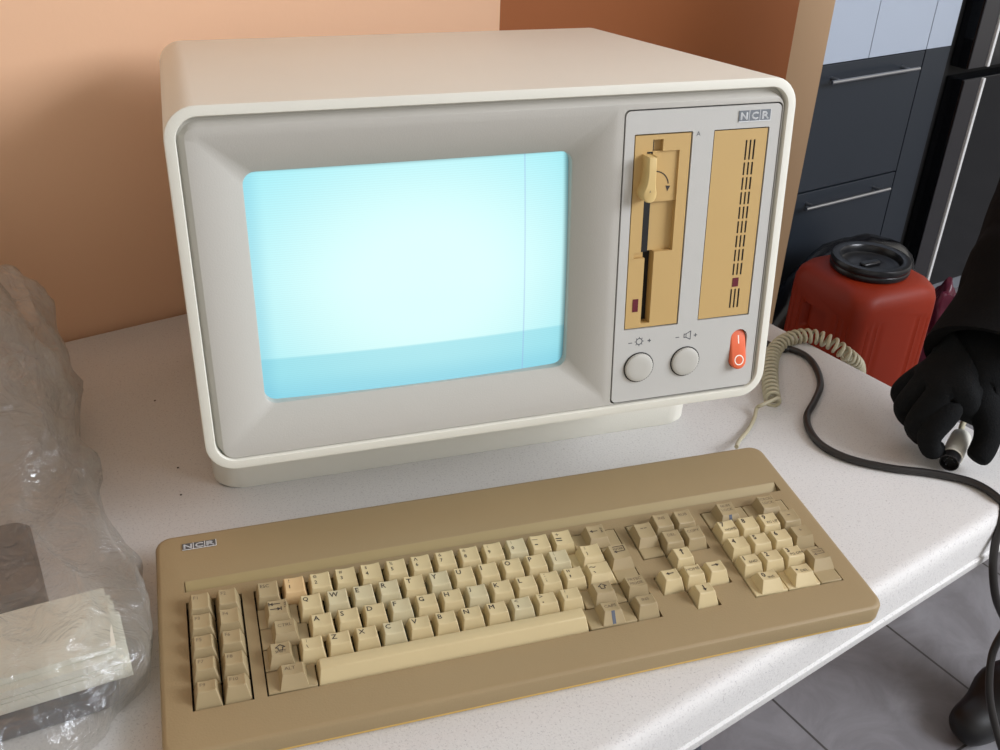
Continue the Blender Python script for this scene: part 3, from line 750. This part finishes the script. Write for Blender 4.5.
FRG = mat('dark_grey_door_frame', (44, 43, 46), .3, var=.02)
kobj('body', [(2.262, 2.90, .03, .62, .02, 1.55)], BLK, fri)
for z0_, z1_ in ((.055, .655), (.680, 1.54)):
    d_ = kobj('door', [(2.297, 2.89, -.022, .028, z0_, z1_)], FRB, fri, bevel=.003)
    kobj('frame', [(2.297, 2.365, -.026, -.0221, z0_+.002, z1_-.002)], FRG, d_)
    kobj('trim_strip', [(2.368, 2.3775, -.031, -.0222, z0_+.002, z1_-.002)], mat('bright_trim', (226, 226, 224), .3, spec=.8, var=.02), d_)
kobj('plinth', [(2.3, 2.88, .0, .03, .0, .05)], mat('grey_plinth', (120, 124, 130), .5), fri)

# ------------------------------------------------------------------ plastic bag with its contents
def film_mat():
    m = bpy.data.materials.new('clear_polythene'); m.use_nodes = True; nt = m.node_tree; Lk = nt.links
    for nd in list(nt.nodes):
        if nd.type == 'BSDF_PRINCIPLED': nt.nodes.remove(nd)
    out = nt.nodes['Material Output']
    tr_ = nt.nodes.new('ShaderNodeBsdfTransparent'); tr_.inputs[0].default_value = (.97, .97, .96, 1)
    gl_ = nt.nodes.new('ShaderNodeBsdfGlossy'); gl_.inputs['Roughness'].default_value = .16; gl_.inputs['Color'].default_value = (.9, .92, .95, 1)
    df = nt.nodes.new('ShaderNodeBsdfTranslucent'); df.inputs[0].default_value = (*lin((242, 236, 226)), 1)
    d2 = nt.nodes.new('ShaderNodeBsdfDiffuse'); d2.inputs[0].default_value = (*lin((242, 236, 226)), 1)
    mm = nt.nodes.new('ShaderNodeMixShader'); mm.inputs[0].default_value = .5; Lk.new(df.outputs[0], mm.inputs[1]); Lk.new(d2.outputs[0], mm.inputs[2])
    fr_ = nt.nodes.new('ShaderNodeLayerWeight'); fr_.inputs['Blend'].default_value = .35
    tc = nt.nodes.new('ShaderNodeTexCoord')
    n1 = nt.nodes.new('ShaderNodeTexNoise'); n1.inputs['Scale'].default_value = 38; n1.inputs['Detail'].default_value = 5; n1.inputs['Distortion'].default_value = 2.5; Lk.new(tc.outputs['Object'], n1.inputs['Vector'])
    bp = nt.nodes.new('ShaderNodeBump'); bp.inputs['Strength'].default_value = .9; bp.inputs['Distance'].default_value = .006; Lk.new(n1.outputs['Fac'], bp.inputs['Height'])
    for nd in (gl_, fr_): Lk.new(bp.outputs['Normal'], nd.inputs['Normal'])
    mr = nt.nodes.new('ShaderNodeMapRange'); mr.inputs['To Min'].default_value = .09; mr.inputs['To Max'].default_value = .42; Lk.new(fr_.outputs['Facing'], mr.inputs['Value'])
    x1 = nt.nodes.new('ShaderNodeMixShader'); Lk.new(mr.outputs[0], x1.inputs[0]); Lk.new(tr_.outputs[0], x1.inputs[1]); Lk.new(mm.outputs[0], x1.inputs[2])
    mr2 = nt.nodes.new('ShaderNodeMapRange'); mr2.inputs['To Min'].default_value = .06; mr2.inputs['To Max'].default_value = .7; Lk.new(fr_.outputs['Fresnel'], mr2.inputs['Value'])
    x2 = nt.nodes.new('ShaderNodeMixShader'); Lk.new(mr2.outputs[0], x2.inputs[0]); Lk.new(x1.outputs[0], x2.inputs[1]); Lk.new(gl_.outputs[0], x2.inputs[2])
    Lk.new(x2.outputs[0], out.inputs['Surface'])
    return m
FILM = film_mat()
def interp(tab, s):
    for (a, x), (b, y) in zip(tab, tab[1:]):
        if s <= b: t = (s-a)/(b-a); t = t*t*(3-2*t); return x+(y-x)*t
    return tab[-1][1]
def film(name, xr, xl, hh, y0, y1, seed, amp, parent=None, ns=90, nt_=70):
    b = bmesh.new(); rows_ = []
    for i in range(ns+1):
        y = y0+(y1-y0)*i/ns; a, c2, h = interp(xr, y), interp(xl, y), interp(hh, y); row = []
        for j in range(nt_+1):
            th = math.pi*j/nt_; q_ = Vector(((a+c2)/2+(a-c2)/2*math.copysign(abs(math.cos(th))**.7, math.cos(th)), y, .0012+h*abs(math.sin(th))**.42))
            k = Vector((q_.x*14, q_.y*9, q_.z*14+seed))
            rid = 1-abs(noise.noise(k))*2; rid2 = 1-abs(noise.noise(k*2.3+Vector((5, 1, 2))))*2
            kw = k+Vector((noise.noise(k*.8), noise.noise(k*.8+Vector((9, 0, 0))), 0))*.8; r1 = max(0, 1-abs(noise.noise(kw))*2.2)**3; dsp = amp*(r1*1.1+rid2*.25-.3) + amp*.9*noise.noise(k*.5)
            lift = min(1, max(0, q_.z/.03))*(.45+.55*min(1, h/.12))
            nrm = Vector((math.cos(th), .25*math.sin(i*.4+seed), math.sin(th)))
            q_ = q_+nrm*dsp*lift; q_.z = max(q_.z, .0012)
            row.append(b.verts.new(q_))
        rows_.append(row)
    for r0, r1 in zip(rows_, rows_[1:]):
        for j in range(nt_): face(b, (r0[j], r0[j+1], r1[j+1], r1[j]))
    return obj(name, b, FILM, parent, smooth=80)
bag = thing('plastic_bag', 'large crumpled clear plastic bag on the table beside the keyboard, white sheets inside', 'bag', (-.2, .2, 0))
def reloc(o): o.parent = bag; o.location = -bag.location; return o
xr = [(-.03, -.10), (.02, -.055), (.055, -.029), (.10, -.029), (.15, -.035), (.24, -.062), (.30, -.080), (.36, -.108), (.42, -.125), (.50, -.17)]
xl = [(-.03, -.30), (.02, -.36), (.1, -.42), (.4, -.40), (.50, -.30)]
hh = [(-.03, .002), (.0, .04), (.05, .059), (.12, .066), (.20, .075), (.27, .12), (.33, .185), (.38, .20), (.44, .16), (.50, .03)]
reloc(film('film', xr, xl, hh, -.03, .50, 2.0, .010))
xr2 = [(.22, -.12), (.28, -.098), (.36, -.088), (.43, -.093), (.50, -.13)]
xl2 = [(.22, -.26), (.5, -.30)]
hh2 = [(.22, .03), (.30, .09), (.38, .15), (.44, .165), (.50, .05)]
reloc(film('loose_flap', xr2, xl2, hh2, .22, .50, 9.0, .009, ns=60))
# white packing: a stack of folded sheets
PAPER = mat('white_paper', (228, 227, 214), .7, var=.03, bump=.3, bscale=40)
bm = bmesh.new()
pm = Matrix.Translation((-.205, .075, .0)) @ Matrix.Rotation(D2R(9), 4, 'Z')
z = .016
for k in range(6):
    dx = random.uniform(-.004, .004); th_ = random.uniform(.0035, .0065); sk = random.uniform(-.004, .004)
    box(bm, -.17+dx, .162+dx-k*.0012, -.055+sk, .008+sk*.5, z, z+th_-.0006, mx=pm); z += th_
bmesh.ops.subdivide_edges(bm, edges=bm.edges[:], cuts=5, use_grid_fill=True)
for v in bm.verts: v.co.z += .0014*noise.noise(v.co*30)+.0008*noise.noise(v.co*90)
o = obj('paper_stack', bm, PAPER, smooth=30); tag(o, 'stack of white folded sheets inside the clear plastic bag', 'paper')
bm = bmesh.new(); plate(bm, lambda x, y, d: pm @ Vector((x, y, d)), rrect(-.17, .150, -.064, .03, .012, 5), [], .002, .0155)
o = obj('tray', bm, mat('dark_slate_plastic', (62, 64, 72), .4), smooth=30, bevel=.002); tag(o, 'dark slate flat tray under the white sheets in the plastic bag', 'tray')
dv = thing('power_adapter', 'dark plastic device with a yellow mark inside the clear bag behind the white sheets', 'device', (-.16, .165, 0), D2R(12))
bm = bmesh.new(); loft(bm, [[Vector((x, y, z_)) for x, y in rrect(-.11+i_, .055-i_, -.045+i_, .045-i_, .012, 5)] for i_, z_ in ((.003, .002), (0, .005), (0, .03), (.003, .034))])
obj('body', bm, mat('dark_brown_plastic', (30, 26, 27), .4), dv, smooth=35)
bm = bmesh.new(); loft(bm, [[Vector((x, y, z_)) for x, y in rrect(-.10+i_, .02-i_, -.0+i_, .042-i_, .008, 5)] for i_, z_ in ((0, .033), (0, .05), (.003, .053))])
obj('cover', bm, mat('blue_black_plastic', (16, 18, 28), .35), dv, smooth=35)
bm = bmesh.new(); box(bm, -.04, -.022, -.0012, .0005, .036, .047); obj('yellow_mark', bm, mat('yellow_print', (214, 190, 60), .5), dv, smooth=0)

# ------------------------------------------------------------------ person at the table end
CLOTH = mat('black_cloth', (15, 14, 14), .95, var=.2, scale=60, bump=.6, bscale=260, spec=.1)
GLOVE = mat('black_knit_glove', (13, 14, 15), .9, var=.25, scale=200, bump=.8, bscale=700, spec=.15)
SKIN = mat('skin', (196, 150, 124), .5, var=.04)
def skin_mesh(name, V, Ed, rad, levels=2, root=0):
    me = bpy.data.meshes.new(name); me.from_pydata([tuple(v) for v in V], Ed, [])
    o_ = bpy.data.objects.new(name, me); COL.objects.link(o_)
    o_.modifiers.new('skin', 'SKIN').use_smooth_shade = True
    sv = me.skin_vertices[0].data
    for i, rr in enumerate(rad): sv[i].radius = (rr, rr) if not isinstance(rr, tuple) else rr
    for i in range(len(V)): sv[i].use_root = (i == root)
    s_ = o_.modifiers.new('sub', 'SUBSURF'); s_.levels = s_.render_levels = levels
    dg = bpy.context.evaluated_depsgraph_get(); m2 = bpy.data.meshes.new_from_object(o_.evaluated_get(dg))
    bpy.data.objects.remove(o_); bpy.data.meshes.remove(me); m2.name = name
    return m2
wrist = at(976, 384, .075)
per = thing('person', 'person in black sleeve and black glove reaching over the table end, holding a plug', 'person', (1.33, .42, FL))
elbow = Vector((.964, .357, .231))
V = [(1.36, .47, .14), (1.33, .45, .28), (1.26, .43, .42), (1.20, .41, .52), (1.15, .40, .595), (1.125, .395, .645), (1.07, .39, .73), (1.05, .388, .80),
     (1.17, .52, .50), (1.12, .545, .475), elbow+Vector((.01, .015, .005)), elbow.lerp(wrist, .5), elbow.lerp(wrist, .82),
     (1.20, .28, .51), (1.20, .22, .48), (1.27, .16, .22), (1.21, .20, .0), (1.19, .21, -.08),
     (1.38, .56, .06), (1.50, .55, -.28), (1.66, .52, -.65),
     (1.375, .38, .06), (1.27, .35, -.28), (1.215, .335, -.65)]
Ed = [(0, 1), (1, 2), (2, 3), (3, 4), (4, 5), (5, 6), (6, 7), (3, 8), (8, 9), (9, 10), (10, 11), (11, 12), (3, 13), (13, 14), (14, 15), (15, 16), (16, 17), (0, 18), (18, 19), (19, 20), (0, 21), (21, 22), (22, 23)]
rad = [.14, .13, .145, .12, .055, .055, .085, .07, .085, .07, .056, .054, .048, .085, .07, .052, .038, .034, .095, .068, .055, .095, .068, .055]
me = skin_mesh('body', V, Ed, rad)
for v in me.vertices:
    if v.co.z < .7: v.co += v.normal*.006*noise.noise(v.co*16)
me.materials.append(CLOTH); me.materials.append(SKIN)
for p_ in me.polygons:
    p_.use_smooth = True
    if p_.center.z > .64 and p_.center.x < 1.16: p_.material_index = 1
def pers(o_): o_.parent = per; o_.location = -per.location; return o_
o = bpy.data.objects.new('body', me); COL.objects.link(o); pers(o)
# head details, hair
hc = Vector((1.055, .389, .755))
bm = bmesh.new(); bmesh.ops.create_icosphere(bm, subdivisions=3, radius=.098)
for v in bm.verts:
    v.co.z *= 1.12
    if v.co.x < -.045: v.co.z = max(v.co.z, .055)
    v.co += v.co.normalized()*.006*noise.noise(v.co*30); v.co += hc+Vector((.014, 0, .022))
pers(obj('hair', bm, mat('dark_hair', (40, 30, 24), .7, bump=.6), smooth=60))
bm = bmesh.new()
bmesh.ops.create_cone(bm, segments=10, radius1=.017, radius2=.007, depth=.03, matrix=Matrix.Translation(hc+Vector((-.088, 0, -.018))) @ Matrix.Rotation(-1.2, 4, 'Y'))
pers(obj('nose', bm, SKIN))
for s_ in (-1, 1):
    bm = bmesh.new(); bmesh.ops.create_uvsphere(bm, u_segments=12, v_segments=8, radius=.02, matrix=Matrix.Translation(hc+Vector((.005, s_*.088, -.012))) @ Matrix.Diagonal((.9, .35, 1.4, 1))); pers(obj('ear', bm, SKIN))
for s_ in (-1, 1):
    bm = bmesh.new(); bmesh.ops.create_uvsphere(bm, u_segments=12, v_segments=8, radius=.011, matrix=Matrix.Translation(hc+Vector((-.074, s_*.03, .008)))); pers(obj('eye', bm, mat('eye_white', (225, 222, 216), .25)))
bm = bmesh.new(); bmesh.ops.create_uvsphere(bm, u_segments=14, v_segments=8, radius=.024, matrix=Matrix.Translation(hc+Vector((-.073, 0, -.055))) @ Matrix.Diagonal((.4, 1, .3, 1))); pers(obj('mouth', bm, mat('lips', (160, 96, 88), .5)))
# shoes
for fx, fy in ((1.66, .52), (1.215, .335)):
    ms = skin_mesh('shoe', [(fx+.035, fy, FL+.045), (fx-.03, fy-.005, FL+.05), (fx-.08, fy-.015, FL+.040), (fx-.115, fy-.022, FL+.034), (fx-.145, fy-.025, FL+.030), (fx+.0, fy, FL+.12)], [(0, 1), (1, 2), (2, 3), (3, 4), (1, 5)], [.042, .045, .042, .038, .028, .062])
    ms.materials.append(mat('black_shoe_leather', (18, 18, 19), .45, var=.1))
    for v in ms.vertices: v.co.z = max(v.co.z, FL+.001)
    for p_ in ms.polygons: p_.use_smooth = True
    o = bpy.data.objects.new('shoe', ms); COL.objects.link(o); pers(o)
# sleeve cuff: a wide loose sleeve end
ax = (wrist-elbow).normalized()
u_ = ax.cross(Vector((0, 0, 1))).normalized(); v_ = ax.cross(u_)
bm = bmesh.new(); Ls = []; Lf = (wrist-elbow).length; NS = 26
for i in range(NS+1):
    s_ = i/NS; c0 = elbow.lerp(wrist, .25+.68*s_)
    rr = .046 + .007*math.exp(-((s_-.52)/.1)**2) + .004*math.exp(-((s_-.15)/.1)**2) + .009*s_**4
    Ls.append([c0+(u_*math.cos(a)+v_*math.sin(a))*rr*(1+.05*math.sin(3*a+s_*9)) for a in [2*math.pi*k/40 for k in range(40)]])
for i in (0, 1): 
    c0 = elbow.lerp(wrist, .93-.03*(i+.1)); rr = .054-.007*(i+1)
    Ls.append([c0+(u_*math.cos(a)+v_*math.sin(a))*rr for a in [2*math.pi*k/40 for k in range(40)]])
loft(bm, Ls, False, False)
for v in bm.verts: v.co.z = max(v.co.z, .004)
pers(obj('sleeve', bm, CLOTH, smooth=70))
# gloved hand: fingers curled, thumb and index closing on the plug
J = [at(974, 378, .070), at(950, 388, .062),
     at(918, 378, .056), at(898, 390, .036), at(906, 405, .014),          # little
     at(926, 388, .062), at(902, 409, .037), at(914, 422, .013),          # ring
     at(938, 398, .066), at(914, 428, .036), at(926, 439, .012),          # middle
     at(954, 406, .062), at(926, 437, .036), at(931, 452, .018), at(939, 447, .013),   # index
     at(978, 398, .062), at(988, 417, .050), at(989, 438, .034), at(980, 455, .020), at(974, 462, .014)]
Ed = [(0, 1), (1, 2), (2, 3), (3, 4), (1, 5), (5, 6), (6, 7), (1, 8), (8, 9), (9, 10), (1, 11), (11, 12), (12, 13), (13, 14), (0, 15), (15, 16), (16, 17), (17, 18), (18, 19), (0, 20)]
J.append(elbow.lerp(wrist, .66))
rad = [.041, .034, .015, .0115, .010, .016, .0125, .0105, .0165, .013, .0105, .016, .0125, .0105, .0085, .021, .015, .013, .013, .0105, .040]
mg = skin_mesh('glove', J, Ed, rad)
for v in mg.vertices: v.co.z = max(v.co.z, .0012)
mg.materials.append(GLOVE)
for p_ in mg.polygons: p_.use_smooth = True
o = bpy.data.objects.new('glove', mg); COL.objects.link(o); pers(o); o['label'] = 'black knitted glove on a curled hand'
# the plug it holds
a0, a1 = at(960, 439, .0150), at(949, 463, .0118)
dirv = (a1-a0).normalized()
plug = thing('round_plug', 'small white round plug with black pin end held in the black glove', 'plug', tuple(a1))
PLG = mat('off_white_connector', (228, 225, 212), .4, var=.03)
rot = dirv.to_track_quat('Z', 'Y').to_matrix().to_4x4()
bm = bmesh.new(); lathe(bm, [(.006, -.040), (.0074, -.038), (.0078, -.030), (.0078, -.009), (.0072, -.0082)], 28); bm.transform(rot @ Matrix.Scale(1.25, 4)); obj('body', bm, PLG, plug)
bm = bmesh.new(); lathe(bm, [(.0071, -.0085), (.0071, 0), (.0064, 0), (.0064, -.006)], 28); bm.transform(rot @ Matrix.Scale(1.25, 4)); obj('collar', bm, mat('dark_metal_ring', (70, 68, 68), .3, metal=.8), plug)
bm = bmesh.new(); lathe(bm, [(.0063, -.0062), (.0063, -.0045)], 24); bm.transform(rot @ Matrix.Scale(1.25, 4)); obj('insert', bm, BLK, plug)
bm = bmesh.new()
for k in range(5):
    a = D2R(20+k*55); lathe(bm, [(.0006, -.0046), (.0006, -.0012), (.0003, -.0008)], 8, (.0036*math.cos(a), .0036*math.sin(a), 0))
bm.transform(rot @ Matrix.Scale(1.25, 4)); obj('pins', bm, STEEL, plug)
bm = bmesh.new(); tube(bm, catmull([a0-dirv*.002, a0-dirv*.02+Vector((0, .004, .004)), a0-dirv*.035+Vector((.012, .006, .012)), a0-dirv*.05+Vector((.03, .01, .02))], 6), .0028, 10)
o = obj('cable', bm, CORD, smooth=60); o.parent = plug; o.location = -plug.location

# ------------------------------------------------------------------ light
w = bpy.data.worlds.new('world'); sc.world = w; w.use_nodes = True
bg = w.node_tree.nodes['Background']; bg.inputs['Color'].default_value = (*lin((240, 236, 230)), 1); bg.inputs['Strength'].default_value = .74
def area(name, loc, target, size, power, colr):
    l = bpy.data.lights.new(name, 'AREA'); l.shape = 'RECTANGLE'; l.size, l.size_y = size; l.energy = power; l.color = lin(colr)
    o_ = bpy.data.objects.new(name, l); COL.objects.link(o_); o_.location = loc
    o_.rotation_euler = (Vector(target)-Vector(loc)).to_track_quat('-Z', 'Y').to_euler(); return o_
area('window_light', (2.54, -1.07, 1.5), (.25, .3, .1), (1.6, 1.4), 108, (242, 246, 255))
vs = sc.view_settings
sc.display_settings.display_device = 'sRGB'
vs.view_transform = 'Standard'; vs.look = 'None'; vs.exposure = .09; vs.gamma = 1; vs.use_curve_mapping = False
